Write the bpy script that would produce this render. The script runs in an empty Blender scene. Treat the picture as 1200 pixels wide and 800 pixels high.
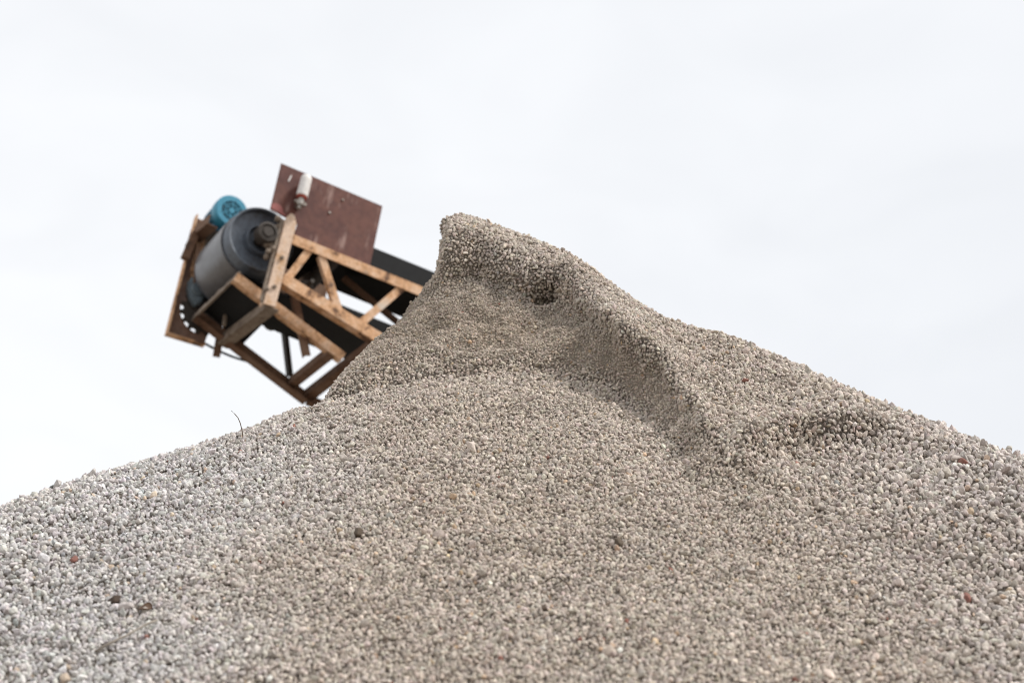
import bpy, bmesh, math, random
import numpy as np
from mathutils import Vector, Matrix, kdtree
random.seed(4); rng = np.random.default_rng(11)
S = bpy.context.scene; COL = S.collection

# ---------------------------------------------------------------- camera
PITCH = math.radians(24.0); FPX = 1200*100/36
CAM = np.array([0, 0, 1.6])
R_ = np.array([1., 0, 0]); U_ = np.array([0, -math.sin(PITCH), math.cos(PITCH)]); F_ = np.array([0, math.cos(PITCH), math.sin(PITCH)])
cd = bpy.data.cameras.new('camera'); cam = bpy.data.objects.new('camera', cd); COL.objects.link(cam)
cam.location = CAM; cam.rotation_euler = (math.pi/2+PITCH, 0, 0)
cd.lens = 100; cd.sensor_width = 36; cd.clip_end = 5000; cd.clip_start = .1
cd.dof.use_dof = True; cd.dof.focus_distance = 10.9; cd.dof.aperture_fstop = 3.2
S.camera = cam
def ray(px, py):
    d = R_*(px-600)/FPX + U_*(400-py)/FPX + F_
    return d/np.linalg.norm(d)

# ---------------------------------------------------------------- node helpers
def new_mat(name):
    m = bpy.data.materials.new(name); m.use_nodes = True
    return m, m.node_tree.nodes, m.node_tree.links, m.node_tree.nodes['Principled BSDF']
def ramp(N, stops, interp='LINEAR'):
    r = N.new('ShaderNodeValToRGB'); cr = r.color_ramp; cr.interpolation = interp
    while len(cr.elements) < len(stops): cr.elements.new(.5)
    for e, (p, c) in zip(cr.elements, stops):
        e.position = p; e.color = (*c, 1) if len(c) == 3 else c
    return r
def worn(name, base, mid, dark, scale=9, rough=.75, metal=0, lo=.42, hi=.62, streak=None, bump=.25, spec=.3):
    """paint over rusty steel: three colours broken up by noise, optional run-off streaks"""
    m, N, L, B = new_mat(name)
    tc = N.new('ShaderNodeTexCoord')
    n1 = N.new('ShaderNodeTexNoise'); n1.inputs['Scale'].default_value = scale; n1.inputs['Detail'].default_value = 8; n1.inputs['Roughness'].default_value = .7
    L.new(tc.outputs['Object'], n1.inputs['Vector'])
    r = ramp(N, [(0, dark), (lo-.1, dark), (lo, mid), (hi, base), (1, base)])
    L.new(n1.outputs['Fac'], r.inputs['Fac'])
    col = r.outputs['Color']
    n2 = N.new('ShaderNodeTexNoise'); n2.inputs['Scale'].default_value = scale*6; n2.inputs['Detail'].default_value = 4
    L.new(tc.outputs['Object'], n2.inputs['Vector'])
    mx = N.new('ShaderNodeMixRGB'); mx.blend_type = 'MULTIPLY'; mx.inputs[0].default_value = .55
    r2 = ramp(N, [(.3, (.55, .5, .47)), (.6, (1, 1, 1))])
    L.new(n2.outputs['Fac'], r2.inputs['Fac']); L.new(col, mx.inputs[1]); L.new(r2.outputs['Color'], mx.inputs[2]); col = mx.outputs[0]
    if streak:
        mp = N.new('ShaderNodeMapping'); mp.inputs['Scale'].default_value = streak[1]; mp.inputs['Rotation'].default_value = streak[3]
        L.new(tc.outputs['Object'], mp.inputs['Vector'])
        n3 = N.new('ShaderNodeTexNoise'); n3.inputs['Scale'].default_value = 1; n3.inputs['Detail'].default_value = 5
        L.new(mp.outputs[0], n3.inputs['Vector'])
        r3 = ramp(N, [(streak[2], (0, 0, 0)), (streak[2]+.16, (1, 1, 1))]); L.new(n3.outputs['Fac'], r3.inputs['Fac'])
        m3 = N.new('ShaderNodeMixRGB'); L.new(r3.outputs['Color'], m3.inputs[0]); L.new(col, m3.inputs[1]); m3.inputs[2].default_value = (*streak[0], 1)
        col = m3.outputs[0]
    L.new(col, B.inputs['Base Color'])
    B.inputs['Roughness'].default_value = rough; B.inputs['Metallic'].default_value = metal; B.inputs['Specular IOR Level'].default_value = spec
    b = N.new('ShaderNodeBump'); b.inputs['Strength'].default_value = bump; b.inputs['Distance'].default_value = .004
    L.new(n2.outputs['Fac'], b.inputs['Height']); L.new(b.outputs[0], B.inputs['Normal'])
    return m

def tag(o, label=None, cat=None, group=None, kind=None):
    for k, v in (('label', label), ('category', cat), ('group', group), ('kind', kind)):
        if v: o[k] = v
    return o

# ---------------------------------------------------------------- the heap as a height field
def sig(v): return 1/(1+np.exp(-np.clip(v, -40, 40)))
def sstep(a, b, v):
    t = np.clip((v-a)/(b-a), 0, 1); return t*t*(3-2*t)
APEX = CAM + 13*ray(530, 261)
LOW = CAM + 12.05*ray(585, 424)
def h_crest(x, y):                       # the old tall cone
    dx = x-APEX[0]; dy = y-APEX[1]; r = np.sqrt(dx*dx+dy*dy+.15**2)-.15
    az = np.arctan2(dx, -dy)
    ta = .695+.165*sig((.66-np.abs(az))/.09)
    return APEX[2]-ta*r-.12*np.exp(-((r-1.0)/.38)**2)*np.exp(-((az-.9)/.6)**2)+.012*np.exp(-((r-1.45)/.2)**2)*np.exp(-((az-.9)/.5)**2)-.068*np.exp(-((r-1.85)/.38)**2)*np.exp(-((az-.9)/.5)**2)+.06*sstep(2.3, 3.4, r)
def h_low(x, y):                         # the lower slope left after digging
    dx = x-LOW[0]; dy = y-LOW[1]; r = np.sqrt(dx*dx+dy*dy+.3**2)-.3
    az = np.arctan2(-dx, -dy)
    w = sig((np.abs(az)-.62)/.12)
    return LOW[2]-(.755+(np.where(dx < 0, .575, .6)-.755)*w)*r-.065*np.exp(-((x+1.05)/.42)**2)*sstep(9.0, 10.2, y)-.03*sstep(.9, 1.6, -x)
def hit(f, p):
    d = ray(*p); t = np.linspace(3, 16, 8000); P = CAM+t[:, None]*d
    return P[np.argmax(P[:, 2] < f(P[:, 0], P[:, 1]))]
def vnoise(x, y, z, seed=0):             # value noise, numpy
    def hsh(i, j, k):
        n = (i*374761393+j*668265263+k*2147483647+seed*974634777) & 0xffffffff
        n = ((n ^ (n >> 13))*1274126177) & 0xffffffff
        return ((n ^ (n >> 16)) & 0xffff)/65535.0
    xi, yi, zi = (np.floor(v).astype(np.int64) for v in (x, y, z))
    fx, fy, fz = x-xi, y-yi, z-zi
    fx, fy, fz = (f*f*(3-2*f) for f in (fx, fy, fz))
    r = 0
    for a in (0, 1):
        for b in (0, 1):
            for c in (0, 1):
                r = r+hsh(xi+a, yi+b, zi+c)*(fx if a else 1-fx)*(fy if b else 1-fy)*(fz if c else 1-fz)
    return r*2-1
def fbm(x, y, z, seed=0, o=4):
    s = 0; a = 1
    for i in range(o):
        s = s+a*vnoise(x*2**i+17*i, y*2**i, z*2**i, seed+i); a *= .5
    return s
# rim of the scarp (on the tall cone) and its toe (on the lower slope)
rim = [hit(h_crest, p)[:2] for p in [(531, 279), (565, 281), (602, 297), (634, 317), (671, 336), (693, 357), (709, 379), (729, 400), (752, 424), (788, 448), (802, 478), (822, 499), (842, 522), (856, 546), (896, 563)]]
toe = [hit(h_low, p)[:2] for p in [(372, 478), (400, 467), (440, 456), (480, 447), (543, 437), (600, 434), (650, 440), (714, 458), (751, 482), (782, 519), (806, 556), (828, 590), (856, 640)]]
rim = [np.array([.9, 18.]), np.array([.2, 14.]), np.array([-.15, 12.6]), np.array([-.20, 12.0]), np.array([-.23, 11.7]), np.array([-.255, 11.4])] + rim + [rim[-1]+np.array([.22, .02]), rim[-1]+np.array([1.0, -.35]), rim[-1]+np.array([6, -4])]
toe = [np.array([-1.2, 18.]), np.array([-1.15, 13.5]), np.array([-.88, 11.8]), np.array([-.75, 10.9])] + toe + [toe[-1]+np.array([-.1, -.5]), toe[-1]+np.array([-.5, -2.]), toe[-1]+np.array([-1.5, -8])]
STEP_PX = [(862, 562), (880, 541), (905, 529), (945, 518), (990, 515), (1030, 512), (1075, 508)]
def sdist(poly, x, y):
    """signed distance to a plan polyline; positive on its right-hand/back side"""
    poly = np.array(poly); best = np.full(x.shape, 1e9); sgn = np.ones(x.shape); bcr = np.zeros(x.shape)
    for a, b in zip(poly[:-1], poly[1:]):
        d = b-a; L2 = d@d
        t = np.clip(((x-a[0])*d[0]+(y-a[1])*d[1])/L2, 0, 1)
        qx = x-(a[0]+t*d[0]); qy = y-(a[1]+t*d[1]); q = qx*qx+qy*qy
        cr = d[0]*qy-d[1]*qx
        m = (q < best-1e-7) | ((np.abs(q-best) <= 1e-7) & (np.abs(cr)/math.sqrt(L2) > bcr))
        best = np.where(m, q, best); sgn = np.where(m, np.sign(cr), sgn); bcr = np.where(m, np.abs(cr)/math.sqrt(L2), bcr)
    return np.sqrt(best)*sgn
def resample(poly, n=400):
    p = np.array(poly); s = np.r_[0, np.cumsum(np.linalg.norm(np.diff(p, axis=0), axis=1))]
    u = np.linspace(0, s[-1], n); return np.stack([np.interp(u, s, p[:, 0]), np.interp(u, s, p[:, 1])], 1)

step = [hit(h_crest, p)[:2] for p in STEP_PX]
def heap_points(x, y):
    """plan position -> 3-D point on the heap and the share of scarp face there"""
    wob = .035*fbm(x*3.1, y*3.1, x*0, 5, 3)+.016*fbm(x*10, y*10, x*0, 8, 3)
    a = h_crest(x, y); b = h_low(x, y)
    dr = sdist(rim, x+wob, y+wob*.6); dt = sdist(toe, x-wob*.7, y+wob)
    t = np.where(dr >= 0, 1, np.where(dt <= 0, 0, dt/(np.maximum(dt, 0)+np.maximum(-dr, 0)+1e-6)))
    fb = np.interp(t, [0, .12, .3, .48, .6, .72, .82, .89, .95, 1], [0, .19, .35, .47, .59, .71, .78, .81, .85, 1])
    fl = np.interp(t, [0, .12, .3, .48, .6, .72, .9, 1], [0, .20, .34, .42, .48, .56, .72, 1])
    kb = np.maximum(sstep(11.25, 11.7, y), .55*sstep(.30, .52, -x)); fl = fl*(1-kb)+fb*kb
    fr = np.interp(t, [0, .15, .5, .86, .97, 1], [0, .16, .46, .70, .86, 1])
    k = sstep(-.1, .55, x)
    f = fl*(1-k)+fr*k
    gap = a-b
    gap = gap+.085*np.exp(-(np.maximum(dr, 0)/.22)**2)*sstep(.1, .3, x)*(1-sstep(.52, .92, x))
    sm = .5*(gap+np.sqrt(gap*gap+.03**2))
    z = b+f*sm
    z = z-.035*np.exp(-((dt+.01)/.05)**2)*sstep(.02, .2, -x)*sstep(.05, .2, gap)
    ds = sdist(step, x+wob*.4, y+wob*.4)
    lobe = np.where(ds > 0, np.exp(-ds/.45), 0)*sstep(-.006, .024, ds)*sstep(step[0][0]-.02, step[1][0]+.02, x)*(1-sstep(step[-3][0], step[-1][0], x))
    z = z+.085*lobe
    face = 4*t*(1-t)*sstep(.05, .3, sm)
    z = z+.014*fbm(x*1.7, y*1.7, x*0, 1, 3)+.010*fbm(x*6, y*6, x*0, 3, 2)
    z = z+face*(.05*fbm(x*6, y*6, z*5, 7, 3)+.034*fbm(x*14, y*14, z*10, 9, 3))
    lip = sstep(.875, .95, t)*np.exp(-(np.maximum(dr, 0)/.2)**2)*sstep(.08, .3, sm)
    back = sstep(11.3, 11.6, y)
    ox = .035*sstep(-.22, .0, x)*lip; oy = (.07*(1-back)+.02*back)*lip
    edge = np.exp(-(np.maximum(ds, 0)/.12)**2)*sstep(0, .02, ds)*lobe
    return np.stack([x-ox, y-oy-.05*edge, z], -1), face, t, sm

def axis(lo, hi, dlo, dhi, fine, coarse):
    out = list(np.arange(dlo, dhi, fine)); v, s = dlo, fine
    left = []
    while v > lo: s = min(s*1.25, coarse); v -= s; left.append(v)
    v, s = out[-1], fine
    while v < hi: s = min(s*1.25, coarse); v += s; out.append(v)
    return np.array(left[::-1]+out)
gx = axis(-13, 13, -2.9, 3.1, .015, .7); gy = axis(-.2, 24, 5.2, 13.2, .015, .7)
GX, GY = np.meshgrid(gx, gy)
P, face, tt, sm = heap_points(GX, GY)
for _ in range(2):                       # let the loose material settle
    P[1:-1, 1:-1] = P[1:-1, 1:-1]*.5+.125*(P[:-2, 1:-1]+P[2:, 1:-1]+P[1:-1, :-2]+P[1:-1, 2:])
# overhanging tip of the rim
tip = np.array([-.25, 11.75, 7.37])
w = np.exp(-((np.abs(P[..., 0]-tip[0])/.13)**2+((P[..., 1]-tip[1])/.45)**2+(np.abs(P[..., 2]-tip[2])/.048)**4))
P[..., 0] -= .105*w
# burrow washed into the face just under the rim
hole = None
ny, nx = GX.shape
def project(Q):
    q = Q-CAM; z = q@F_
    return np.stack([600+FPX*(q@R_)/z, 400-FPX*(q@U_)/z], -1), z
px, dep = project(P)
dh = (px-np.array([638, 339])); vis = (np.abs(dh[..., 0]) < 60) & (np.abs(dh[..., 1]) < 60) & (face > .05) & (P[..., 1] < 12.6) & (P[..., 1] > 10.5)
if vis.any():
    hole = P[vis][np.argmin(np.linalg.norm(dh[vis], axis=-1))]
    dd = (P-hole); wv = np.exp(-((dd[..., 0]/.058)**2+(dd[..., 1]/.12)**2+(dd[..., 2]/.045)**2)**1.5)
    P[..., 1] += .18*wv; P[..., 0] += .03*wv; P[..., 2] -= .05*wv

# ---- stones: sample the surface, thin to an even spacing
c00, c10, c01, c11 = P[:-1, :-1], P[:-1, 1:], P[1:, :-1], P[1:, 1:]
nrm = np.cross(c11-c00, c01-c10); area = np.linalg.norm(nrm, axis=-1)/2; nrm = nrm/(2*area[..., None]+1e-9)
mid = (c00+c11)/2
pxm, zm = project(mid)
facing = ((CAM-mid)*nrm).sum(-1)/np.linalg.norm(CAM-mid, axis=-1)
keep = (zm > 1) & (pxm[..., 0] > -480) & (pxm[..., 0] < 1680) & (pxm[..., 1] < 980) & (pxm[..., 1] > 150) & (facing > -.3) & (mid[..., 1] < 14.5) & (mid[..., 2] > .2)
def spacing(Q, fc, t):
    x, y = Q[:, 0], Q[:, 1]
    side = np.maximum(sstep(.35, 1.9, -(x+.25)), sstep(.3, 1.5, x-.35-.1*(9-y)))
    s = .0107+.0060*side-.0032*np.clip(fc*1.2, 0, 1)+.0011*fbm(x*1.3, y*1.3, x*0, 21, 2)
    return np.clip(s, .0066, .0210), side
cells = np.argwhere(keep)
lam = area[keep]*(np.where(np.abs(mid[keep][:, 0]) < 1.0, 26000, 16000)+30000*np.clip(face[:-1, :-1][keep], 0, 1))
cnt = rng.poisson(lam)
ci = np.repeat(np.arange(len(cells)), cnt)
iy, ix = cells[ci, 0], cells[ci, 1]
u, v = rng.random(len(ci)), rng.random(len(ci))
def bil(A_):
    sh = (-1,)+(1,)*(A_.ndim-2); uu, vv = u.reshape(sh), v.reshape(sh)
    return A_[iy, ix]*(1-uu)*(1-vv)+A_[iy, ix+1]*uu*(1-vv)+A_[iy+1, ix]*(1-uu)*vv+A_[iy+1, ix+1]*uu*vv
Q = bil(P); Qn = nrm[iy, ix]; Qf = bil(face); Qt = bil(tt)
sp, side = spacing(Q, Qf, Qt)
lev = np.clip(np.round((sp-.0062)/.0016+rng.normal(0, .8, len(sp))), 0, 10).astype(int)
sel = []
for l in range(11):
    m = np.where(lev == l)[0]
    if not len(m): continue
    g = (.0062+.0016*l)*.55
    key = np.floor(Q[m]/g).astype(np.int64); h = key[:, 0]*73856093 ^ key[:, 1]*19349663 ^ key[:, 2]*83492791
    _, i = np.unique(h, return_index=True); sel.append(m[i])
sel = np.concatenate(sel)
order = rng.permutation(len(sel)); sel = sel[order]
kd = kdtree.KDTree(len(sel)); Qs = Q[sel]
for i_, q_ in enumerate(Qs.tolist()): kd.insert(q_, i_)
kd.balance()
alive = np.ones(len(sel), bool); rmin = (.0062+.0016*lev[sel])*.86
for i_, q_ in enumerate(Qs.tolist()):        # no two stones closer than their size
    if alive[i_]:
        for _, j_, _ in kd.find_range(q_, rmin[i_]):
            if j_ != i_: alive[j_] = False
sel = sel[alive]
Q, Qn, Qf, Qt, sp, side, lev = Q[sel], Qn[sel], Qf[sel], Qt[sel], sp[sel], side[sel], lev[sel]
sz = (.0062+.0016*lev)
n = len(Q)
rad = sz*.56*np.exp(rng.normal(0, .17, n))
big = rng.random(n) < .01; rad[big] *= rng.uniform(1.25, 1.6, big.sum())
Q = Q+Qn*(rad*(rng.uniform(.2, 1.5, n)*(1-.6*np.clip(Qf*1.1, 0, 1))))[:, None]
sc3 = np.stack([rad*rng.uniform(.95, 1.5, n), rad*rng.uniform(.8, 1.1, n), rad*rng.uniform(.5, .9, n)], 1)
rot = rng.uniform(0, 6.283, (n, 3))
# stone colours: pale washed grey on the left, dusty beige in the middle, darker brown on the dug face
x, y = Q[:, 0], Q[:, 1]
nz = fbm(x*.9, y*.9, x*0, 31, 3)
left = sstep(.1, 1.0, -(x+.45+.14*(y-9)*.6)+.42*nz); right = sstep(.5, 1.6, x-.2+.2*nz)
base = np.array([.54, .478, .42])[None]*np.ones((n, 1))
base = base*(1-left[:, None])+np.array([.59, .57, .56])*left[:, None]
base = base*(1-right[:, None])+np.array([.535, .488, .458])*right[:, None]
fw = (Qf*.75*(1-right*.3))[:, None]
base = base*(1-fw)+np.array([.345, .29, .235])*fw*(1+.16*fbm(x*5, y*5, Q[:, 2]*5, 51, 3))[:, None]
damp = np.clip(fbm(x*2.3, y*2.3, Q[:, 2]*2.3, 41, 3)*.5+.35, 0, 1)[:, None]*.22
base = base*(1-damp)+base*np.array([.8, .74, .66])*damp
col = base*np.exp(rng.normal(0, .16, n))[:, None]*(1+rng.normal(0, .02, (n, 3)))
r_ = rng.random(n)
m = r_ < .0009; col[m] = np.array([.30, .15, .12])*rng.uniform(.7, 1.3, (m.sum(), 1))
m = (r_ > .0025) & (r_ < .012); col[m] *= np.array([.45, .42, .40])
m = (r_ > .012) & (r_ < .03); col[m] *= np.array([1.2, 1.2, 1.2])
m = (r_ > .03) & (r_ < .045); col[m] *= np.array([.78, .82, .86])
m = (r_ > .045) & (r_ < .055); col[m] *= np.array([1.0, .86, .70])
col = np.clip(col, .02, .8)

me = bpy.data.meshes.new('gravel_heap')
verts = P.reshape(-1, 3)
idx = np.arange(ny*nx).reshape(ny, nx)
quads = np.stack([idx[:-1, :-1], idx[:-1, 1:], idx[1:, 1:], idx[1:, :-1]], -1).reshape(-1, 4)
quads = quads[(verts[quads, 2].max(1) > -.25)]
used = np.zeros(len(verts), bool); used[quads] = True
remap = np.cumsum(used)-1; verts_u = verts[used]; quads = remap[quads]; nv = len(verts_u)
me.vertices.add(nv+n); me.vertices.foreach_set('co', np.concatenate([verts_u, Q]).astype(np.float32).ravel())
me.loops.add(quads.size); me.loops.foreach_set('vertex_index', quads.ravel().astype(np.int32))
me.polygons.add(len(quads)); me.polygons.foreach_set('loop_start', np.arange(0, quads.size, 4, dtype=np.int32))
me.update(calc_edges=True)
def attr(name, typ, field, data):
    a = me.attributes.new(name, typ, 'POINT'); a.data.foreach_set(field, data.ravel())
pad = lambda a: np.concatenate([np.zeros((nv,)+a.shape[1:], a.dtype), a])
attr('dug_face', 'FLOAT', 'value', np.concatenate([np.clip(face.reshape(-1)[used]*1.2, 0, 1).astype(np.float32), np.zeros(n, np.float32)]))
attr('is_stone', 'BOOLEAN', 'value', pad(np.ones(n, bool)))
attr('stone_rotation', 'FLOAT_VECTOR', 'vector', pad(rot.astype(np.float32)))
attr('stone_scale', 'FLOAT_VECTOR', 'vector', pad(sc3.astype(np.float32)))
attr('stone_shape', 'INT', 'value', pad(rng.integers(0, 10, n).astype(np.int32)))
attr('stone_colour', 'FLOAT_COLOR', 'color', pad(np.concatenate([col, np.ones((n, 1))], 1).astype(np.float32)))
heap = bpy.data.objects.new('gravel_heap', me); COL.objects.link(heap)
tag(heap, 'tall heap of loose grey and beige gravel with a dug-out ridge under its peak', 'gravel heap', None, 'stuff')
print('stones', n, 'verts', nv, 'hole', hole)

# materials: single stones, and the fines between them
stone, N, L, B = new_mat('gravel_stone')
a = N.new('ShaderNodeAttribute'); a.attribute_type = 'INSTANCER'; a.attribute_name = 'stone_colour'
tc = N.new('ShaderNodeTexCoord')
n1 = N.new('ShaderNodeTexNoise'); n1.inputs['Scale'].default_value = 2.2; n1.inputs['Detail'].default_value = 6
L.new(tc.outputs['Object'], n1.inputs['Vector'])
r = ramp(N, [(.3, (.72, .70, .68)), (.65, (1.08, 1.08, 1.08))]); L.new(n1.outputs['Fac'], r.inputs['Fac'])
mx = N.new('ShaderNodeMixRGB'); mx.blend_type = 'MULTIPLY'; mx.inputs[0].default_value = 1
L.new(a.outputs['Color'], mx.inputs[1]); L.new(r.outputs['Color'], mx.inputs[2]); L.new(mx.outputs[0], B.inputs['Base Color'])
B.inputs['Roughness'].default_value = .92; B.inputs['Specular IOR Level'].default_value = .25
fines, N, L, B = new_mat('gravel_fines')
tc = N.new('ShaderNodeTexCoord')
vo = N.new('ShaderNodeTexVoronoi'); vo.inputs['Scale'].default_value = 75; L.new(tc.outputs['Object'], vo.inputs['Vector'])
r = ramp(N, [(0, (.14, .115, .095)), (.6, (.21, .178, .15)), (1, (.30, .265, .235))]); L.new(vo.outputs['Color'], r.inputs['Fac'])  # gap shade put into the colour: darker than the stones
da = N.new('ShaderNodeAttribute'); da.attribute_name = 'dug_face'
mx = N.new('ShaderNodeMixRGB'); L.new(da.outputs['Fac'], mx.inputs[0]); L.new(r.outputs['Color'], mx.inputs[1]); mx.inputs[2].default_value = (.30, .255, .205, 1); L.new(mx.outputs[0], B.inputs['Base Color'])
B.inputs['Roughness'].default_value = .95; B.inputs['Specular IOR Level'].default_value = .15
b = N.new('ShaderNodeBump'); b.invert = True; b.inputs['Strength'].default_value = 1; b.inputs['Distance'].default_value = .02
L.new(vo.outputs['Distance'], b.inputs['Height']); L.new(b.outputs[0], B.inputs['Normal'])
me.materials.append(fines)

ng = bpy.data.node_groups.new('scatter_stones', 'GeometryNodeTree')
ng.interface.new_socket('Geometry', in_out='INPUT', socket_type='NodeSocketGeometry'); ng.interface.new_socket('Geometry', in_out='OUTPUT', socket_type='NodeSocketGeometry')
G = ng.nodes; K = ng.links
gi = G.new('NodeGroupInput'); go = G.new('NodeGroupOutput')
def named(nm, typ):
    q = G.new('GeometryNodeInputNamedAttribute'); q.data_type = typ; q.inputs['Name'].default_value = nm; return q.outputs[0]
sepg = G.new('GeometryNodeSeparateGeometry'); sepg.domain = 'POINT'
K.new(gi.outputs[0], sepg.inputs[0]); K.new(named('is_stone', 'BOOLEAN'), sepg.inputs['Selection'])
g2i = G.new('GeometryNodeGeometryToInstance')
for k in range(10):
    ico = G.new('GeometryNodeMeshIcoSphere'); ico.inputs['Radius'].default_value = 1; ico.inputs['Subdivisions'].default_value = 2 if k % 2 else 1
    rv = G.new('FunctionNodeRandomValue'); rv.data_type = 'FLOAT_VECTOR'; a_ = .30 if k % 2 else .42
    rv.inputs[0].default_value = (-a_, -a_, -a_); rv.inputs[1].default_value = (a_, a_, a_); rv.inputs['Seed'].default_value = 11+k*7
    spp = G.new('GeometryNodeSetPosition'); K.new(ico.outputs['Mesh'], spp.inputs['Geometry']); K.new(rv.outputs[0], spp.inputs['Offset'])
    hull = G.new('GeometryNodeConvexHull'); K.new(spp.outputs[0], hull.inputs[0])
    sp_ = G.new('GeometryNodeSubdivisionSurface'); K.new(hull.outputs[0], sp_.inputs['Mesh']); sp_.inputs['Level'].default_value = 3; sp_.inputs['Edge Crease'].default_value = .58
    sm_ = G.new('GeometryNodeSetShadeSmooth'); K.new(sp_.outputs[0], sm_.inputs[0])
    mt = G.new('GeometryNodeSetMaterial'); mt.inputs['Material'].default_value = stone; K.new(sm_.outputs[0], mt.inputs[0])
    K.new(mt.outputs[0], g2i.inputs[0])
iop = G.new('GeometryNodeInstanceOnPoints')
K.new(sepg.outputs[0], iop.inputs['Points']); K.new(g2i.outputs[0], iop.inputs['Instance']); iop.inputs['Pick Instance'].default_value = True
K.new(named('stone_shape', 'INT'), iop.inputs['Instance Index'])
e2r = G.new('FunctionNodeEulerToRotation'); K.new(named('stone_rotation', 'FLOAT_VECTOR'), e2r.inputs[0]); K.new(e2r.outputs[0], iop.inputs['Rotation'])
K.new(named('stone_scale', 'FLOAT_VECTOR'), iop.inputs['Scale'])
jg = G.new('GeometryNodeJoinGeometry'); K.new(iop.outputs[0], jg.inputs[0]); K.new(sepg.outputs[1], jg.inputs[0]); K.new(jg.outputs[0], go.inputs[0])
md = heap.modifiers.new('scatter', 'NODES'); md.node_group = ng

# ---------------------------------------------------------------- ground
gm, N, L, B = new_mat('yard_dirt')
tc = N.new('ShaderNodeTexCoord'); n1 = N.new('ShaderNodeTexNoise'); n1.inputs['Scale'].default_value = 1.5; n1.inputs['Detail'].default_value = 10; L.new(tc.outputs['Object'], n1.inputs['Vector'])
r = ramp(N, [(.3, (.16, .13, .10)), (.7, (.33, .29, .24))]); L.new(n1.outputs['Fac'], r.inputs['Fac']); L.new(r.outputs['Color'], B.inputs['Base Color']); B.inputs['Roughness'].default_value = .95
bm = bmesh.new(); bmesh.ops.create_grid(bm, x_segments=8, y_segments=8, size=1500)
gme = bpy.data.meshes.new('ground'); bm.to_mesh(gme); bm.free(); gme.materials.append(gm)
go_ = bpy.data.objects.new('ground', gme); COL.objects.link(go_); tag(go_, None, None, None, 'structure')


# ---------------------------------------------------------------- the belt conveyor behind the heap
YAW, INC = math.radians(26), math.radians(11.5)
AX = np.array([math.cos(YAW)*math.cos(INC), math.sin(YAW)*math.cos(INC), -math.sin(INC)])   # down the belt
AY = np.array([-math.sin(YAW), math.cos(YAW), 0])                                          # across, near to far side
AZ = np.cross(AX, AY)
HEAD = CAM+18*ray(330, 300)
def Lw(p): return HEAD+p[0]*AX+p[1]*AY+p[2]*AZ
LEGX = 3.0
base = Lw((LEGX, .43, -.6)); base[2] = 0
root = bpy.data.objects.new('belt_conveyor', None); COL.objects.link(root)
root.matrix_world = Matrix(((AX[0], AY[0], AZ[0], base[0]), (AX[1], AY[1], AZ[1], base[1]), (AX[2], AY[2], AZ[2], base[2]), (0, 0, 0, 1)))
RI = root.matrix_world.inverted()
OFF = np.array(RI @ Vector(HEAD))
tag(root, 'rusty orange belt conveyor with grey drum and blue motor behind the gravel peak', 'conveyor')

def build(bm, name, mat, parent, bevel=0, smooth=False):
    bmesh.ops.recalc_face_normals(bm, faces=bm.faces)
    if bevel: bmesh.ops.bevel(bm, geom=[e for e in bm.edges if len(e.link_faces) == 2 and e.calc_face_angle() > .6], offset=bevel, segments=2, affect='EDGES')
    if smooth:
        for f in bm.faces: f.smooth = True
        for e in bm.edges:
            if len(e.link_faces) == 2 and e.calc_face_angle() > .7: e.smooth = False
    for v in bm.verts: v.co = Vector(np.array(v.co)+OFF)
    m = bpy.data.meshes.new(name); bm.to_mesh(m); bm.free(); m.materials.append(mat)
    o = bpy.data.objects.new(name, m); COL.objects.link(o); o.parent = parent
    return o
def prism(bm, pts, y0, y1):
    """outline in the x-z plane, thick along y"""
    a = [bm.verts.new((x, y0, z)) for x, z in pts]; b = [bm.verts.new((x, y1, z)) for x, z in pts]
    bm.faces.new(a); bm.faces.new(b[::-1]); n = len(a)
    for i in range(n): bm.faces.new((a[i], b[i], b[(i+1) % n], a[(i+1) % n]))
def bar(bm, p0, p1, w, t, up=(0, 0, 1), u0=0, v0=0):
    """box from p0 to p1; w along 'up', t along the third axis; u0, v0 shift it sideways"""
    p0, p1 = Vector(p0), Vector(p1); d = (p1-p0).normalized(); s = d.cross(Vector(up)).normalized(); u = s.cross(d).normalized()
    vs = []
    for p in (p0, p1):
        for a, b in ((-.5, -.5), (.5, -.5), (.5, .5), (-.5, .5)): vs.append(bm.verts.new(p+u*(a*w+u0)+s*(b*t+v0)))
    for f in ((0, 1, 2, 3), (7, 6, 5, 4), (0, 4, 5, 1), (1, 5, 6, 2), (2, 6, 7, 3), (3, 7, 4, 0)): bm.faces.new([vs[i] for i in f])
def angle_iron(bm, p0, p1, w, leg, t=.009, up=(0, 0, 1), inward=(0, 1, 0), low=True):
    """L-section: face of width w, flange of width leg turned inward at its lower (or upper) edge"""
    bar(bm, p0, p1, w, t, up)
    d = (Vector(p1)-Vector(p0)).normalized(); s = d.cross(Vector(up)).normalized(); u = s.cross(d).normalized()
    i = Vector(inward); i = (i-d*i.dot(d)).normalized(); sg = -1 if low else 1
    c = u*(sg*(w/2-t/2-.001))+i*(t/2+leg/2)
    bar(bm, Vector(p0)+c, Vector(p1)+c, leg, t, i)
def cyl(bm, c, r0, r1, y0, y1, seg=48, caps=True):
    x, z = c
    A_ = [bm.verts.new((x+r0*math.cos(2*math.pi*k/seg), y0, z+r0*math.sin(2*math.pi*k/seg))) for k in range(seg)]
    B_ = [bm.verts.new((x+r1*math.cos(2*math.pi*k/seg), y1, z+r1*math.sin(2*math.pi*k/seg))) for k in range(seg)]
    for k in range(seg): bm.faces.new((A_[k], A_[(k+1) % seg], B_[(k+1) % seg], B_[k]))
    if caps: bm.faces.new(A_); bm.faces.new(B_)
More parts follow.
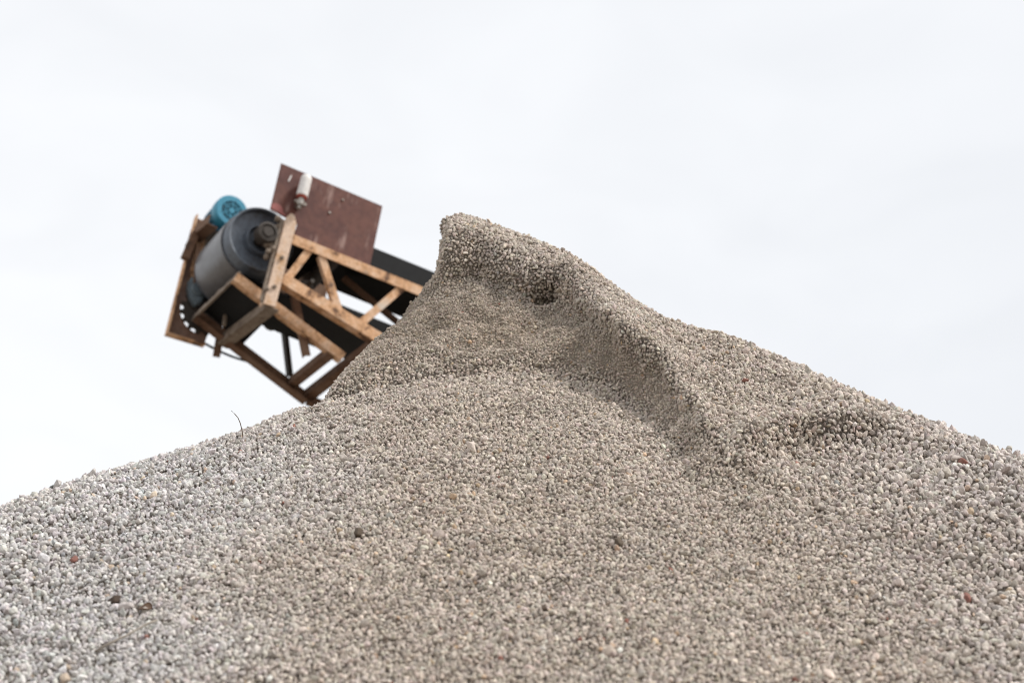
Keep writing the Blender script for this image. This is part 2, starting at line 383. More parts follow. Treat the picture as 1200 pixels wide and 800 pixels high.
def lathe(bm, c, prof, seg=56):
    """closed profile of (radius, y) pairs turned about the y axis through c"""
    x, z = c; rings = []
    for r, y in prof:
        if r < 1e-6: rings.append([bm.verts.new((x, y, z))])
        else: rings.append([bm.verts.new((x+r*math.cos(2*math.pi*k/seg), y, z+r*math.sin(2*math.pi*k/seg))) for k in range(seg)])
    for a, b in zip(rings[:-1], rings[1:]):
        for k in range(seg):
            if len(a) == 1 and len(b) == 1: continue
            if len(a) == 1: bm.faces.new((a[0], b[k], b[(k+1) % seg]))
            elif len(b) == 1: bm.faces.new((a[k], a[(k+1) % seg], b[0]))
            else: bm.faces.new((a[k], a[(k+1) % seg], b[(k+1) % seg], b[k]))
def clumps(bm, pts, r):
    for p in pts:
        k = bmesh.ops.create_icosphere(bm, subdivisions=2, radius=r*random.uniform(.5, 1.3))
        q = Vector((random.random(), random.random(), random.random()))*9
        for v in k['verts']:
            v.co = v.co*(1+.35*math.sin(v.co.x*90+q.x)*math.sin(v.co.y*80+q.y))*random.uniform(.9, 1.1)+Vector(p)

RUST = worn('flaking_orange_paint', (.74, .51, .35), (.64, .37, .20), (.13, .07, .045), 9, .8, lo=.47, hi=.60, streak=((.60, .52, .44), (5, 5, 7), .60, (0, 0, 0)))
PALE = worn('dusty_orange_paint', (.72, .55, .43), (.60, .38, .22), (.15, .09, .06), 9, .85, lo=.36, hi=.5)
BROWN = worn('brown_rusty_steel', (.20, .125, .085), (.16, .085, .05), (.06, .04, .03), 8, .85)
DUSTY = worn('dusty_steel', (.30, .25, .205), (.22, .17, .13), (.10, .075, .06), 14, .95)
MAROON = worn('maroon_panel_paint', (.105, .038, .031), (.15, .058, .042), (.07, .029, .025), 4, .6, lo=.42, hi=.56, streak=((.28, .175, .15), (22, 22, 6.0), .56, (0, 0, 0)))
DRUM = worn('grey_drum_steel', (.13, .155, .19), (.105, .122, .15), (.07, .068, .066), 6, .42, .1, bump=.1, spec=.5)
DARK = worn('dark_steel', (.06, .05, .042), (.05, .04, .033), (.03, .024, .02), 9, .6)
RUBBER = worn('black_belt_rubber', (.009, .010, .012), (.011, .011, .012), (.008, .008, .009), 4, .7, bump=.1, spec=.2)
LITRUB = worn('lit_dusty_belt_rubber', (.12, .122, .132), (.10, .10, .108), (.08, .078, .08), 3, .34, bump=.05, spec=.7)
BLUE = worn('blue_motor_enamel', (.03, .20, .33), (.035, .15, .25), (.025, .08, .13), 10, .45, lo=.34, hi=.44, spec=.5)
GREYBLUE = worn('grey_blue_paint', (.17, .22, .26), (.13, .16, .18), (.08, .08, .08), 16, .6)
WHITE = worn('white_plastic', (.78, .76, .74), (.70, .67, .64), (.50, .45, .40), 12, .4, lo=.3, hi=.4)
RED = worn('red_plastic', (.42, .07, .04), (.36, .07, .05), (.2, .05, .04), 12, .5)
STEEL = worn('bright_bolt_steel', (.45, .43, .40), (.3, .26, .22), (.12, .09, .07), 30, .4, .7)

DC = (-.125, .125); DR = .22
# near side truss
bm = bmesh.new(); prism(bm, [(-.036, .27), (-.012, .312), (.014, .306), (.04, .25), (.04, -.362), (-.04, -.372)], -.012, 0); bar(bm, (-.034, .036, .26), (-.034, .036, -.36), .07, .010, (0, 1, 0))
post = build(bm, 'post', PALE, root, .002); post['label'] = 'pale dusty orange end post'
for z_ in (-.02, -.235):
    bm = bmesh.new(); cyl(bm, (.0, z_), .015, .015, -.022, -.0125, 6); cyl(bm, (.0, z_), .008, .008, -.030, -.0215, 12); build(bm, 'bolt', DUSTY, post)
def chord(name, pts, w, leg, y, mat, low=True):
    bm = bmesh.new()
    for (x0, z0), (x1, z1) in zip(pts[:-1], pts[1:]): angle_iron(bm, (x0, y, z0), (x1, y, z1), w, leg, .009, low=low)
    return build(bm, name, mat, root, .0015)
chord('top_chord', [(.042, .141), (13.6, .138)], .07, .055, -.006, RUST, low=False)
chord('middle_chord', [(.042, -.148), (.80, -.300), (1.6, -.46)], .078, .06, -.006, RUST)
chord('lower_chord', [(1.602, -.461), (13.6, -.47)], .078, .06, -.006, RUST)
chord('bottom_chord', [(-.227, -.20), (.583, -.453)], .066, .05, .105, RUST)
def web(p0, p1, w=.055, y=.004, mat=RUST):
    bm = bmesh.new(); angle_iron(bm, (p0[0], y, p0[1]), (p1[0], y, p1[1]), w, .035, .007); build(bm, 'brace', mat, root, .001)
web((.075, -.135), (.165, .115), .05); web((.255, .115), (.46, -.22), .05); web((.825, .12), (.60, -.255), .052)
for k in range(6):
    x0 = 1.0+k*2.0
    web((x0, .11), (x0+.9, -.45), .05); web((x0+1.0, -.45), (x0+1.9, .11), .05)
# far side truss
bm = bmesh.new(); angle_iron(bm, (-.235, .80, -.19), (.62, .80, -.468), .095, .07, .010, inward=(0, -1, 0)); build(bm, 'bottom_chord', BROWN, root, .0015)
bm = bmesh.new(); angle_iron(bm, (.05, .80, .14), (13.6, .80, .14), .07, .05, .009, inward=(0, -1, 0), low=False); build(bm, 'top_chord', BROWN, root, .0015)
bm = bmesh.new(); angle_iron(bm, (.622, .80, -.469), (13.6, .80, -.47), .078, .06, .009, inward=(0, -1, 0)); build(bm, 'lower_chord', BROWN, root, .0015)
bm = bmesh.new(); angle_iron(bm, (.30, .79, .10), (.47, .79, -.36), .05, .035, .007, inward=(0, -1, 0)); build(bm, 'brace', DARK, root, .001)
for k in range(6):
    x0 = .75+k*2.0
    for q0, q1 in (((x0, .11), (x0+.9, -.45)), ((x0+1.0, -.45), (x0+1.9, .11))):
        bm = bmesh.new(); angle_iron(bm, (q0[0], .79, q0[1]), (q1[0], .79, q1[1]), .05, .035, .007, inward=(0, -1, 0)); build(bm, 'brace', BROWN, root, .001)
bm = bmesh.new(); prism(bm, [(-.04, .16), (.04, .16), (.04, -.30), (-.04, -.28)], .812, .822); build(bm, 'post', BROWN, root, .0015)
# cross members of the underside
bm = bmesh.new(); angle_iron(bm, (.0, .004, -.335), (-.04, .84, -.275), .072, .07, .009, inward=(1, 0, 0)); build(bm, 'crossbar', DUSTY, root, .0015)
bm = bmesh.new(); prism(bm, [(-.062, -.245), (-.01, -.262), (.0, -.385), (-.048, -.395)], .846, .856); build(bm, 'lug', BROWN, root, .001)
bm = bmesh.new(); angle_iron(bm, (.476, .115, -.445), (.467, .79, -.405), .065, .05, .008, inward=(1, 0, 0)); build(bm, 'crossbar', BROWN, root, .0015)
bm = bmesh.new(); angle_iron(bm, (.72, .004, -.315), (.593, .79, -.44), .065, .06, .008, inward=(1, 0, 0)); build(bm, 'crossbar', BROWN, root, .0015)
bm = bmesh.new(); angle_iron(bm, (.19, .15, -.14), (.365, .15, -.515), .045, .035, .007); build(bm, 'hanger', BROWN, root, .001)
for k in range(6):
    bm = bmesh.new(); angle_iron(bm, (2.0+2*k, .004, -.43), (2.0+2*k, .79, -.43), .065, .05, .008, inward=(1, 0, 0)); build(bm, 'crossbar', BROWN, root, .0015)
# bracing under the belt
for y_, (q0, q1), mt_ in ((.45, ((.56, .285), (1.25, .03)), BROWN), (.50, ((.16, .06), (.33, .26)), DARK)):
    bm = bmesh.new(); angle_iron(bm, (q0[0], y_, q0[1]), (q1[0], y_, q1[1]), .05, .05, .008, inward=(0, -1, 0)); build(bm, 'strut', mt_, root, .001)
# head drum
bm = bmesh.new()
lathe(bm, DC, [(0, .165), (.088, .165), (.090, .108), (.102, .106), (.106, .160), (DR-.018, .148), (DR-.014, .112), (DR-.003, .110), (DR, .114), (DR, .736), (DR-.003, .740), (DR-.014, .738), (DR-.018, .705), (0, .705)])
drum = build(bm, 'drum', DRUM, root, 0, True)
bm = bmesh.new(); lathe(bm, DC, [(0, .02), (.031, .02), (.034, .024), (.034, .168), (0, .168)], 32); build(bm, 'shaft', DARK, drum, 0, True)
bm = bmesh.new(); lathe(bm, DC, [(.0, .75), (.034, .75), (.034, .90), (0, .90)], 32); build(bm, 'shaft', DARK, drum, 0, True)
# bearing on the near post
bm = bmesh.new(); lathe(bm, DC, [(0, -.012), (.032, -.012), (.036, -.004), (.050, -.003), (.052, -.012), (.066, -.010), (.070, 0), (.070, .07), (.05, .08), (.034, .08)], 40)
bear = build(bm, 'bearing', DARK, root, 0, True)
bm = bmesh.new(); prism(bm, [(-.066, .245), (-.045, .245), (-.045, .0), (-.066, .0)], .008, .075); prism(bm, [(-.13, .188), (-.064, .215), (-.064, .03), (-.13, .06)], .014, .066)
hous = build(bm, 'housing', DUSTY, bear, .006)
bm = bmesh.new(); prism(bm, [(-.062, .26), (-.043, .25), (-.043, -.36), (-.062, -.34)], .0, .02); clumps(bm, [(-.075+random.uniform(-.02, .02), random.uniform(.0, .05), z_) for z_ in (.245, .25, .235, .22, .03, .02, .0, -.02, -.01)], .016)
clumps(bm, [(-.04, random.uniform(-.01, .03), -.05-.3*random.random()) for _ in range(14)], .011); build(bm, 'dust_crust', DUSTY, root, 0, True)
bm = bmesh.new(); lathe(bm, DC, [(.034, .79), (.07, .79), (.07, .85), (.034, .85)], 32); prism(bm, [(-.066, .245), (-.045, .245), (-.045, .0), (-.066, .0)], .79, .85); prism(bm, [(-.13, .188), (-.064, .215), (-.064, .03), (-.13, .06)], .795, .845); build(bm, 'bearing', DARK, root, .002)
# belt: over the drum, back underneath
prof = [(13.4, .325)]+[(9, .325), (5, .325), (2, .325), (.8, .326), (.35, .330), (.1, .350)]
prof += [(DC[0]+(DR+.013)*math.cos(a_), DC[1]+(DR+.013)*math.sin(a_)) for a_ in np.linspace(math.pi/2, 1.5*math.pi-.10, 40)]
prof += [(.16, -.134), (.3, -.14), (.8, -.14), (2, -.145), (5, -.15), (9, -.15), (13.4, -.15)]
pin = []
for i in range(len(prof)):
    a_, b_ = prof[max(i-1, 0)], prof[min(i+1, len(prof)-1)]
    tx, tz = b_[0]-a_[0], b_[1]-a_[1]; l_ = math.hypot(tx, tz); pin.append((prof[i][0]-tz/l_*.012, prof[i][1]+tx/l_*.012))
bm = bmesh.new(); V4 = []
for (xo, zo), (xi, zi) in zip(prof, pin):
    V4.append([bm.verts.new(c) for c in ((xo, .225, zo), (xo, .695, zo), (xi, .695, zi), (xi, .225, zi))])
for a_, b_ in zip(V4[:-1], V4[1:]):
    for k in range(4): bm.faces.new((a_[k], a_[(k+1) % 4], b_[(k+1) % 4], b_[k]))
belt = build(bm, 'belt', RUBBER, root, 0, True); belt.data.materials.append(LITRUB)
lim = DC[0]+OFF[0]+.03
for f in belt.data.polygons:
    if f.center[0] < lim: f.material_index = 1  # same belt: dusty stretch on the drum coloured as lit, runs as shaded
# rollers
for x_, z_, nm in [(.40, .258, 'idler')]+[(1.4+1.1*k, .258, 'idler') for k in range(10)]+[(.24, -.075, 'idler'), (2.2, -.085, 'idler'), (5.2, -.09, 'idler'), (8.4, -.09, 'idler'), (11.5, -.09, 'idler')]:
    bm = bmesh.new(); cyl(bm, (x_, z_), .052, .052, .12, .74, 28); cyl(bm, (x_, z_), .014, .014, .012, .79, 14); build(bm, nm, DARK, root, 0, True)
bm = bmesh.new(); lathe(bm, (13.3, .083), [(0, .2), (.215, .2), (.215, .77), (0, .77)]); build(bm, 'drum', DRUM, root, 0, True)
# skirts along the belt
bm = bmesh.new(); prism(bm, [(.12, .176), (.12, .322), (13, .335), (13, .176)], .012, .022); build(bm, 'belt_skirt', RUBBER, root, .001)
bm = bmesh.new(); prism(bm, [(.3, .10), (.3, .285), (.7, .272), (13, .272), (13, .10)], .77, .78); build(bm, 'belt_skirt', RUBBER, root, .001)
# maroon side panels
bm = bmesh.new(); prism(bm, [(-.155, .636), (.570, .630), (.584, .12), (.050, .12), (.047, .262), (-.149, .286)], .0012, .0075)
panel = build(bm, 'side_panel', MAROON, root, .001)
bm = bmesh.new(); prism(bm, [(.05, .44), (.58, .44), (.585, .09), (.05, .09)], .806, .811); build(bm, 'side_panel', BROWN, root, .001)
for x_, z_, r__ in ((.235, .43, .010), (.30, .555, .009), (.245, .165, .008)):
    bm = bmesh.new(); lathe(bm, (x_, z_), [(0, -.007), (r__*.7, -.006), (r__, 0), (r__, .0005)], 14); build(bm, 'bolt', STEEL, panel, 0, True)
bm = bmesh.new(); prism(bm, [(-.075, .575), (-.066, .58), (-.074, .53), (-.083, .528)], -.002, .0008); build(bm, 'paint_chip', WHITE, panel)
bm = bmesh.new(); prism(bm, [(-.146, .30), (-.145, .335), (-.11, .35), (-.075, .335), (-.06, .30), (-.03, .281), (-.05, .2795)], -.0002, .0009); build(bm, 'primer_patch', worn('salmon_primer', (.36, .13, .12), (.26, .10, .09), (.14, .06, .055), 14, .7, lo=.4, hi=.6), panel)
# grease canister on the panel
def zlathe(bm, c, prof, seg=28):
    rings = [[bm.verts.new((c[0]+r*math.cos(2*math.pi*k/seg), c[1]+r*math.sin(2*math.pi*k/seg), z)) for k in range(seg)] for r, z in prof]
    for a, b in zip(rings[:-1], rings[1:]):
        for k in range(seg): bm.faces.new((a[k], a[(k+1) % seg], b[(k+1) % seg], b[k]))
    bm.faces.new(rings[0]); bm.faces.new(rings[-1])
cc = (.017, -.052)
bm = bmesh.new(); zlathe(bm, cc, [(.026, .430), (.037, .433), (.038, .445), (.036, .535), (.037, .56), (.034, .576), (.026, .585), (.010, .587)]); can = build(bm, 'grease_canister', WHITE, root, 0, True)
bm = bmesh.new(); zlathe(bm, cc, [(.028, .416), (.033, .419), (.033, .427), (.028, .4295)]); build(bm, 'collar', RED, can, 0, True)
bm = bmesh.new(); zlathe(bm, cc, [(.010, .335), (.013, .34), (.013, .36), (.026, .362), (.028, .372), (.028, .39), (.022, .392), (.022, .414)]); bar(bm, (cc[0]-.04, cc[1], .382), (cc[0]+.04, cc[1], .382), .018, .02); bar(bm, (cc[0], cc[1], .375), (cc[0], 0, .375), .02, .03); build(bm, 'fitting', STEEL, can, .001)
# belt cleaner under the drum
bm = bmesh.new(); n_ = 26
lo_ = []; hi_ = []
for k in range(n_+1):
    y_ = .11+.71*k/n_; j = random.uniform(-.012, .012)
    lo_.append((-.225-.03*k/n_, y_, -.205-.02*k/n_)); hi_.append((-.212-.03*k/n_, y_, -.150-.02*k/n_+j))
vs = []
for t_ in (0, .014):
    vs.append([[bm.verts.new((x_+t_, y_, z_)) for x_, y_, z_ in row] for row in (lo_, hi_)])
for k in range(n_):
    for s_ in (0, 1): bm.faces.new((vs[s_][0][k], vs[s_][0][k+1], vs[s_][1][k+1], vs[s_][1][k]))
    for q in (0, 1): bm.faces.new((vs[0][q][k], vs[0][q][k+1], vs[1][q][k+1], vs[1][q][k]))
for k in (0, n_): bm.faces.new((vs[0][0][k], vs[0][1][k], vs[1][1][k], vs[1][0][k]))
scr = build(bm, 'belt_cleaner', DUSTY, root)
bm = bmesh.new(); bar(bm, (-.10, .62, -.19), (-.085, .62, -.28), .02, .03); build(bm, 'lug', DUSTY, root, .002)
bm = bmesh.new(); bar(bm, (-.20, .44, -.165), (.10, .44, -.285), .60, .008, (0, 1, 0)); build(bm, 'dark_fill_sheet', RUBBER, root, .001)  # added sheet, fills the open space under the drum with dark
# drive on the far side: plate with a sprocket, gearbox, motor on its bracket
ca = (-.182, -.115); ra = .155
arc = [(ca[0]+ra*math.cos(a_), ca[1]+ra*math.sin(a_)) for a_ in np.linspace(math.radians(-86), math.radians(-180), 16)]
bm = bmesh.new(); prism(bm, [(-.120, -.350), (-.386, -.372), (-.404, .53), (-.33, .535), (-.318, .02), (-.30, -.113)]+arc[::-1]+[(-.165, -.24), (-.11, -.22)], .872, .879)
plate = build(bm, 'drive_plate', worn('brown_drive_plate', (.19, .13, .11), (.20, .12, .085), (.10, .06, .045), 6, .8), root, .0008)
bm = bmesh.new(); bar(bm, (-.400, .845, .53), (-.383, .845, -.374), .055, .010, (0, 1, 0)); build(bm, 'flange', RUST, plate, .001)
bm = bmesh.new(); bar(bm, (-.376, .845, -.369), (-.122, .845, -.349), .055, .008, (0, 1, 0)); build(bm, 'flange', RUST, plate, .001)
bm = bmesh.new(); bar(bm, (-.33, .868, .53), (-.30, .868, .0), .06, .008); build(bm, 'rib', RUST, plate, .001)
bm = bmesh.new(); T_ = 15; pts = []
for k in range(T_):
    for da, rr in ((-.30, .132), (-.16, .158), (.16, .158), (.30, .132)):
        a_ = 2*math.pi*(k+da)/T_+.1; pts.append((ca[0]+rr*math.cos(a_), ca[1]+rr*math.sin(a_)))
prism(bm, pts, .866, .884); build(bm, 'sprocket', DARK, root, .001)
bm = bmesh.new(); prism(bm, [(-.345, .05), (-.31, .09), (-.24, .06), (-.21, -.05), (-.24, -.12), (-.29, -.10), (-.335, -.02)], .79, .862); gb = build(bm, 'gearbox', GREYBLUE, root, .015, True)
bm = bmesh.new(); lathe(bm, (-.275, -.01), [(0, .775), (.04, .775), (.045, .78), (.045, .792)], 24)
build(bm, 'cover', GREYBLUE, gb, .001)
bm = bmesh.new(); angle_iron(bm, (-.372, .60, .40), (-.40, .885, .40), .075, .07, .009, inward=(1, 0, 0)); bar(bm, (-.385, .80, .38), (-.41, .80, .17), .05, .05, (0, 1, 0)); bar(bm, (-.35, .79, .30), (-.30, .79, .02), .02, .03, (0, 1, 0))
build(bm, 'motor_bracket', BROWN, root, .002)
MC = (-.218, .575); MR = .110
bm = bmesh.new(); seg = 48; rings = []
for y_ in (.745, .80, .93, .965):
    ring = []
    for k in range(seg*2):
        a_ = math.pi*k/seg; rr = MR*.93 if y_ > .94 else (MR if k % 4 < 2 else MR*.88)
        ring.append(bm.verts.new((MC[0]+rr*math.cos(a_), y_, MC[1]+rr*math.sin(a_))))
    rings.append(ring)
for a_, b_ in zip(rings[:-1], rings[1:]):
    for k in range(seg*2): bm.faces.new((a_[k], a_[(k+1) % (seg*2)], b_[(k+1) % (seg*2)], b_[k]))
bm.faces.new(rings[0]); bm.faces.new(rings[-1])
bar(bm, (MC[0], .855, MC[1]-.085), (MC[0], .855, MC[1]-.155), .14, .15, (0, 1, 0))
bar(bm, (MC[0]+.09, .85, MC[1]+.03), (MC[0]+.135, .85, MC[1]+.045), .10, .09, (0, 1, 0))
motor = build(bm, 'motor', BLUE, root)
bm = bmesh.new(); lathe(bm, MC, [(0, .700), (.104, .700), (.104, .704), (0, .704)], 40); build(bm, 'grille_shade_disc', DARK, motor)  # dark disc added for the shade behind the cover's spokes
bm = bmesh.new(); lathe(bm, MC, [(.070, .684), (.106, .684), (.113, .692), (.116, .75), (.116, .764), (.108, .764), (.106, .698), (.070, .692)], 56)
lathe(bm, MC, [(0, .682), (.020, .682), (.022, .690), (0, .692)], 24); lathe(bm, MC, [(.036, .683), (.043, .683), (.043, .690), (.036, .690)], 40); lathe(bm, MC, [(.052, .683), (.0575, .683), (.0575, .690), (.052, .690)], 40)
for k in range(6):
    a_ = 2*math.pi*k/6+.3; bar(bm, (MC[0]+.018*math.cos(a_), .687, MC[1]+.018*math.sin(a_)), (MC[0]+.076*math.cos(a_+.35), .687, MC[1]+.076*math.sin(a_+.35)), .009, .006, (0, 1, 0))
build(bm, 'fan_cover', worn('blue_fan_cover', (.045, .28, .42), (.045, .23, .35), (.03, .10, .17), 10, .4, lo=.34, hi=.44, spec=.5), motor, 0, True)
bm = bmesh.new(); prism(bm, [(-.385, .416), (-.385, .40), (-.05, .40), (-.05, .416)], .72, .97); bar(bm, (-.06, .90, .398), (-.05, .90, .14), .05, .05, (0, 1, 0)); bar(bm, (-.37, .86, .398), (-.39, .86, .30), .05, .05, (0, 1, 0)); build(bm, 'motor_base', DARK, root, .002)
# power cable slung under the frame
bm = bmesh.new(); pp = [(-.13+.045*k, .90, -.30-.02*math.sin(math.pi*k/9)) for k in range(10)]
for a_, b_ in zip(pp[:-1], pp[1:]): bar(bm, a_, b_, .012, .012)
bar(bm, pp[0], (-.16, .88, -.10), .012, .012); bar(bm, pp[-1], (.33, .80, -.36), .012, .012); build(bm, 'power_cable', RUBBER, root)
# legs down to the yard, behind the heap
for x_ in (LEGX, 8.0, 12.8):
    for y_ in (.03, .77):
        top = Vector(np.array((x_, y_, -.50))); w_ = Lw((x_, y_, -.50)); dn = Vector(RI.to_3x3() @ Vector((0, 0, -(w_[2]-.0))))
        bm = bmesh.new(); bar(bm, top, top+dn, .09, .09, (1, 0, 0)); build(bm, 'leg', BROWN, root, .002)

# ---------------------------------------------------------------- odds and ends lying on the gravel
def on_heap(px_, py_):
    d = ray(px_, py_); t_ = np.linspace(5, 14, 9000); Q_ = CAM+t_[:, None]*d
    H_ = heap_points(Q_[:, 0], Q_[:, 1])[0]; i = np.argmax(Q_[:, 2] < H_[:, 2]); p = Q_[i]
    e = .03; zx = heap_points(np.array([p[0]-e, p[0]+e, p[0], p[0]]), np.array([p[1], p[1], p[1]-e, p[1]+e]))[0][:, 2]
    nn = np.array([-(zx[1]-zx[0])/(2*e), -(zx[3]-zx[2])/(2*e), 1.]); nn /= np.linalg.norm(nn)
    return p, nn, t_[i]/FPX
def loose(name, px_, py_, label, cat, mat, shape, group=None):
    p, nn, k = on_heap(px_, py_)
    bm = bmesh.new(); shape(bm, k)
    q = Vector(nn).to_track_quat('Z', 'Y').to_matrix().to_4x4(); q.translation = Vector(p+nn*.014)
    for f in bm.faces: f.smooth = True
    m = bpy.data.meshes.new(name); bm.to_mesh(m); bm.free(); m.materials.append(mat)
    o = bpy.data.objects.new(name, m); COL.objects.link(o); o.matrix_world = q; tag(o, label, cat, group); return o
def chip(sx, sy, sz_, seed):
    def f(bm, k):
        r_ = random.Random(seed); bmesh.ops.create_icosphere(bm, subdivisions=3, radius=1)
        qs = [Vector((r_.uniform(-1, 1), r_.uniform(-1, 1), r_.uniform(-1, 1))).normalized() for _ in range(9)]
        for v in bm.verts:
            d = v.co.copy()
            for n_ in qs:
                e = d.dot(n_)-r_.uniform(.64, .66)
                if e > 0: d -= n_*e*.9
            v.co = Vector((d.x*sx*k, d.y*sy*k, d.z*sz_*k))
    return f
def stick(pts, w0, w1):
    """pts in pixels from the anchor (along the slope, up the slope, off the slope)"""
    def f(bm, k):
        V = [Vector(p)*k for p in pts]; rings = []
        for i, p in enumerate(V):
            d = (V[min(i+1, len(V)-1)]-V[max(i-1, 0)]).normalized(); a_ = d.orthogonal().normalized(); b_ = d.cross(a_); w_ = (w0+(w1-w0)*i/(len(V)-1))*k/2
            rings.append([bm.verts.new(p+a_*w_*math.cos(2*math.pi*j/8)+b_*w_*math.sin(2*math.pi*j/8)) for j in range(8)])
        for a_, b_ in zip(rings[:-1], rings[1:]):
            for j in range(8): bm.faces.new((a_[j], a_[(j+1) % 8], b_[(j+1) % 8], b_[j]))
        bm.faces.new(rings[0][::-1]); bm.faces.new(rings[-1])
    return f
def leaf(lx, ly):
    def f(bm, k):
        top = []; bot = []
        for i in range(9):
            u_ = i/8; w_ = math.sin(math.pi*u_)**.7*ly*k; z_ = 3*k*math.sin(u_*3.5)
            row = [(-lx*k+2*lx*k*u_, s_*w_, z_+abs(s_)*2.2*k) for s_ in (-1, 0, 1)]
            top.append([bm.verts.new(c) for c in row]); bot.append([bm.verts.new((c[0], c[1], c[2]-.6*k)) for c in row])
        for i in range(8):
            for j in range(2):
                bm.faces.new((top[i][j], top[i][j+1], top[i+1][j+1], top[i+1][j])); bm.faces.new((bot[i][j], bot[i+1][j], bot[i+1][j+1], bot[i][j+1]))
            for j in (0, 2): bm.faces.new((top[i][j], top[i+1][j], bot[i+1][j], bot[i][j]))
    return f
WOOD = worn('dry_twig_bark', (.16, .12, .09), (.11, .08, .06), (.06, .045, .035), 40, .9)
DKWOOD = worn('damp_wood', (.075, .052, .038), (.06, .04, .03), (.03, .022, .018), 40, .9)
LEAF = worn('dead_leaf', (.15, .09, .055), (.10, .06, .04), (.06, .03, .02), 60, .8)
BRICK = worn('brick_red', (.25, .11, .085), (.22, .11, .09), (.30, .24, .20), 40, .9)
CLOD = worn('damp_earth', (.12, .095, .07), (.10, .075, .055), (.06, .045, .035), 60, .95)
tw = loose('twig', 284, 516, 'thin bent twig standing up against the sky on the left skyline', 'twig', WOOD, stick([(2, 0, -2), (0, 0, 9), (-2, 0, 17), (-5, 0, 24), (-9, 0, 29), (-13, 0, 33)], 1.3, .8))
tw.rotation_mode = 'QUATERNION'; tw.rotation_quaternion = (1, 0, 0, 0)
loose('twig', 145, 755, 'pale dry twig lying flat on the pale gravel near the lower left corner', 'twig', worn('bleached_twig', (.40, .36, .31), (.30, .26, .22), (.18, .15, .12), 60, .9), stick([(-20, -30, 1), (-8, -12, 3), (4, 8, 3), (14, 40, 3), (21, 50, 2)], 3.6, 2.4))
loose('twig', 652, 690, 'short dark hooked twig lying on beige gravel at the bottom centre', 'twig', DKWOOD, stick([(-13, 2, 3), (-4, 14, 5), (5, 12, 5), (10, -10, 5), (12, -36, 3)], 3.2, 1.8))
loose('wood_chip', 136, 707, 'dark brown wood chip, left of the curled dead leaf', 'wood chip', DKWOOD, chip(9, 12, 5, 3))
loose('dead_leaf', 172, 719, 'curled reddish brown dead leaf on pale gravel', 'leaf', LEAF, leaf(9, 12))
loose('brick_fragment', 1128, 545, 'dull red brick fragment just below the right skyline', 'brick piece', BRICK, chip(6, 12, 5, 5), 'brick fragments in the gravel')
loose('brick_fragment', 1132, 705, 'dull red brick fragment near the lower right corner', 'brick piece', BRICK, chip(7, 13, 5, 6), 'brick fragments in the gravel')
loose('brick_fragment', 87, 660, 'small red brick fragment in the pale gravel on the left', 'brick piece', BRICK, chip(5, 9, 4, 7), 'brick fragments in the gravel')
loose('earth_clod', 420, 629, 'small dark earth clod half sunk in beige gravel, left of centre', 'earth clod', CLOD, chip(6, 12, 6, 8), 'earth clods in the gravel')
loose('earth_clod', 724, 641, 'blackish earth clod in beige gravel below the dug-out ridge', 'earth clod', CLOD, chip(7, 12, 6, 9), 'earth clods in the gravel')

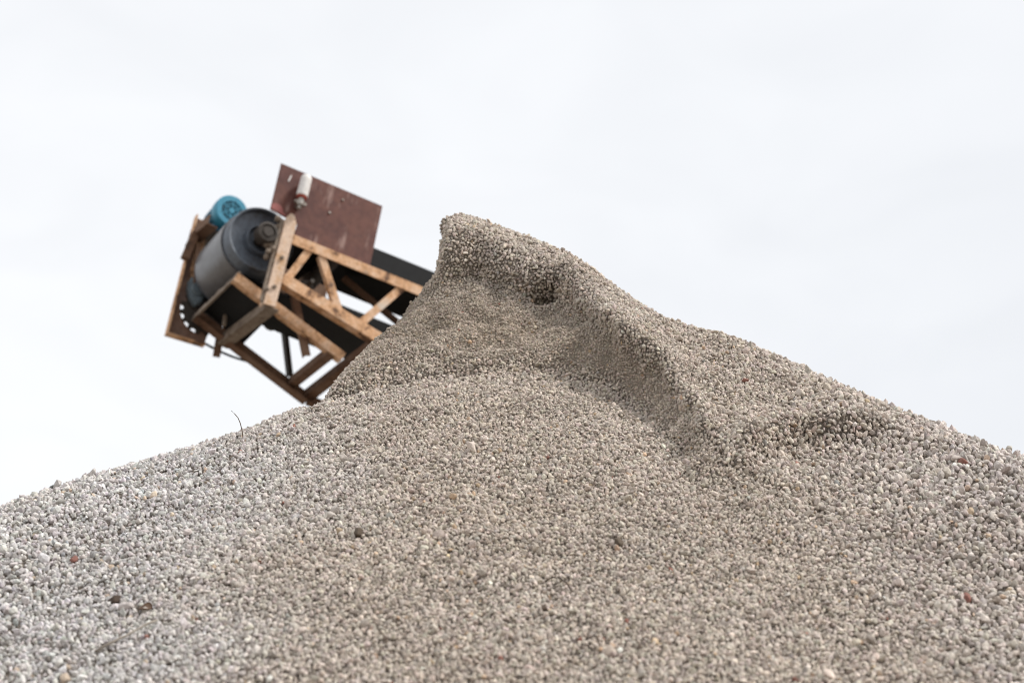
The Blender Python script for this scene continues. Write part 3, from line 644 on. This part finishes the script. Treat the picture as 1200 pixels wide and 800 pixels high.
# ---------------------------------------------------------------- light: white overcast
SUN_EL, SUN_AZ = math.radians(52), math.radians(95)      # azimuth from +Y towards +X
W = bpy.data.worlds.new('World'); S.world = W; W.use_nodes = True
N = W.node_tree.nodes; L = W.node_tree.links; bg = N['Background']; bg.inputs['Strength'].default_value = .1
sky = N.new('ShaderNodeTexSky'); sky.sky_type = 'NISHITA'; sky.sun_disc = False; sky.sun_elevation = SUN_EL; sky.sun_rotation = SUN_AZ
tc = N.new('ShaderNodeTexCoord'); mp = N.new('ShaderNodeMapping'); mp.inputs['Scale'].default_value = (1.6, 1.6, 3.2); mp.inputs['Location'].default_value = (.4, .2, .1)
L.new(tc.outputs['Generated'], mp.inputs['Vector'])
n1 = N.new('ShaderNodeTexNoise'); n1.inputs['Scale'].default_value = 1.4; n1.inputs['Detail'].default_value = 5; L.new(mp.outputs[0], n1.inputs['Vector'])
n2 = N.new('ShaderNodeTexNoise'); n2.inputs['Scale'].default_value = 6.5; n2.inputs['Detail'].default_value = 3; n2.inputs['Distortion'].default_value = .6; L.new(mp.outputs[0], n2.inputs['Vector'])
mo = N.new('ShaderNodeMath'); mo.operation = 'MULTIPLY_ADD'; L.new(n2.outputs['Fac'], mo.inputs[0]); mo.inputs[1].default_value = .55; mo.inputs[2].default_value = -.27
gl = N.new('ShaderNodeVectorMath'); gl.operation = 'DOT_PRODUCT'; L.new(tc.outputs['Generated'], gl.inputs[0]); gl.inputs[1].default_value = (-.9, .0, -.35)
ad = N.new('ShaderNodeMath'); ad.operation = 'MULTIPLY_ADD'; L.new(gl.outputs['Value'], ad.inputs[0]); ad.inputs[1].default_value = .65; L.new(n1.outputs['Fac'], ad.inputs[2])
ad2 = N.new('ShaderNodeMath'); ad2.operation = 'ADD'; L.new(ad.outputs[0], ad2.inputs[0]); L.new(mo.outputs[0], ad2.inputs[1])
r = ramp(N, [(.25, (3.46, 3.51, 3.6)), (.75, (4.06, 4.09, 4.14))]); L.new(ad2.outputs[0], r.inputs['Fac'])
mx = N.new('ShaderNodeMixRGB'); mx.inputs[0].default_value = .95; L.new(sky.outputs[0], mx.inputs[1]); L.new(r.outputs[0], mx.inputs[2]); L.new(mx.outputs[0], bg.inputs['Color'])
ld = bpy.data.lights.new('sun', 'SUN'); ld.energy = 1.5; ld.angle = math.radians(10); ld.color = (1, .96, .9)
lo = bpy.data.objects.new('sun', ld); COL.objects.link(lo)
sd = Vector((math.sin(SUN_AZ)*math.cos(SUN_EL), math.cos(SUN_AZ)*math.cos(SUN_EL), math.sin(SUN_EL)))
lo.rotation_euler = sd.to_track_quat('Z', 'Y').to_euler(); lo.location = (0, 0, 30)
S.view_settings.view_transform = 'Standard'; S.view_settings.look = 'None'; S.cycles.filter_width = 1.1; S.view_settings.exposure = 1.36; S.view_settings.gamma = 1
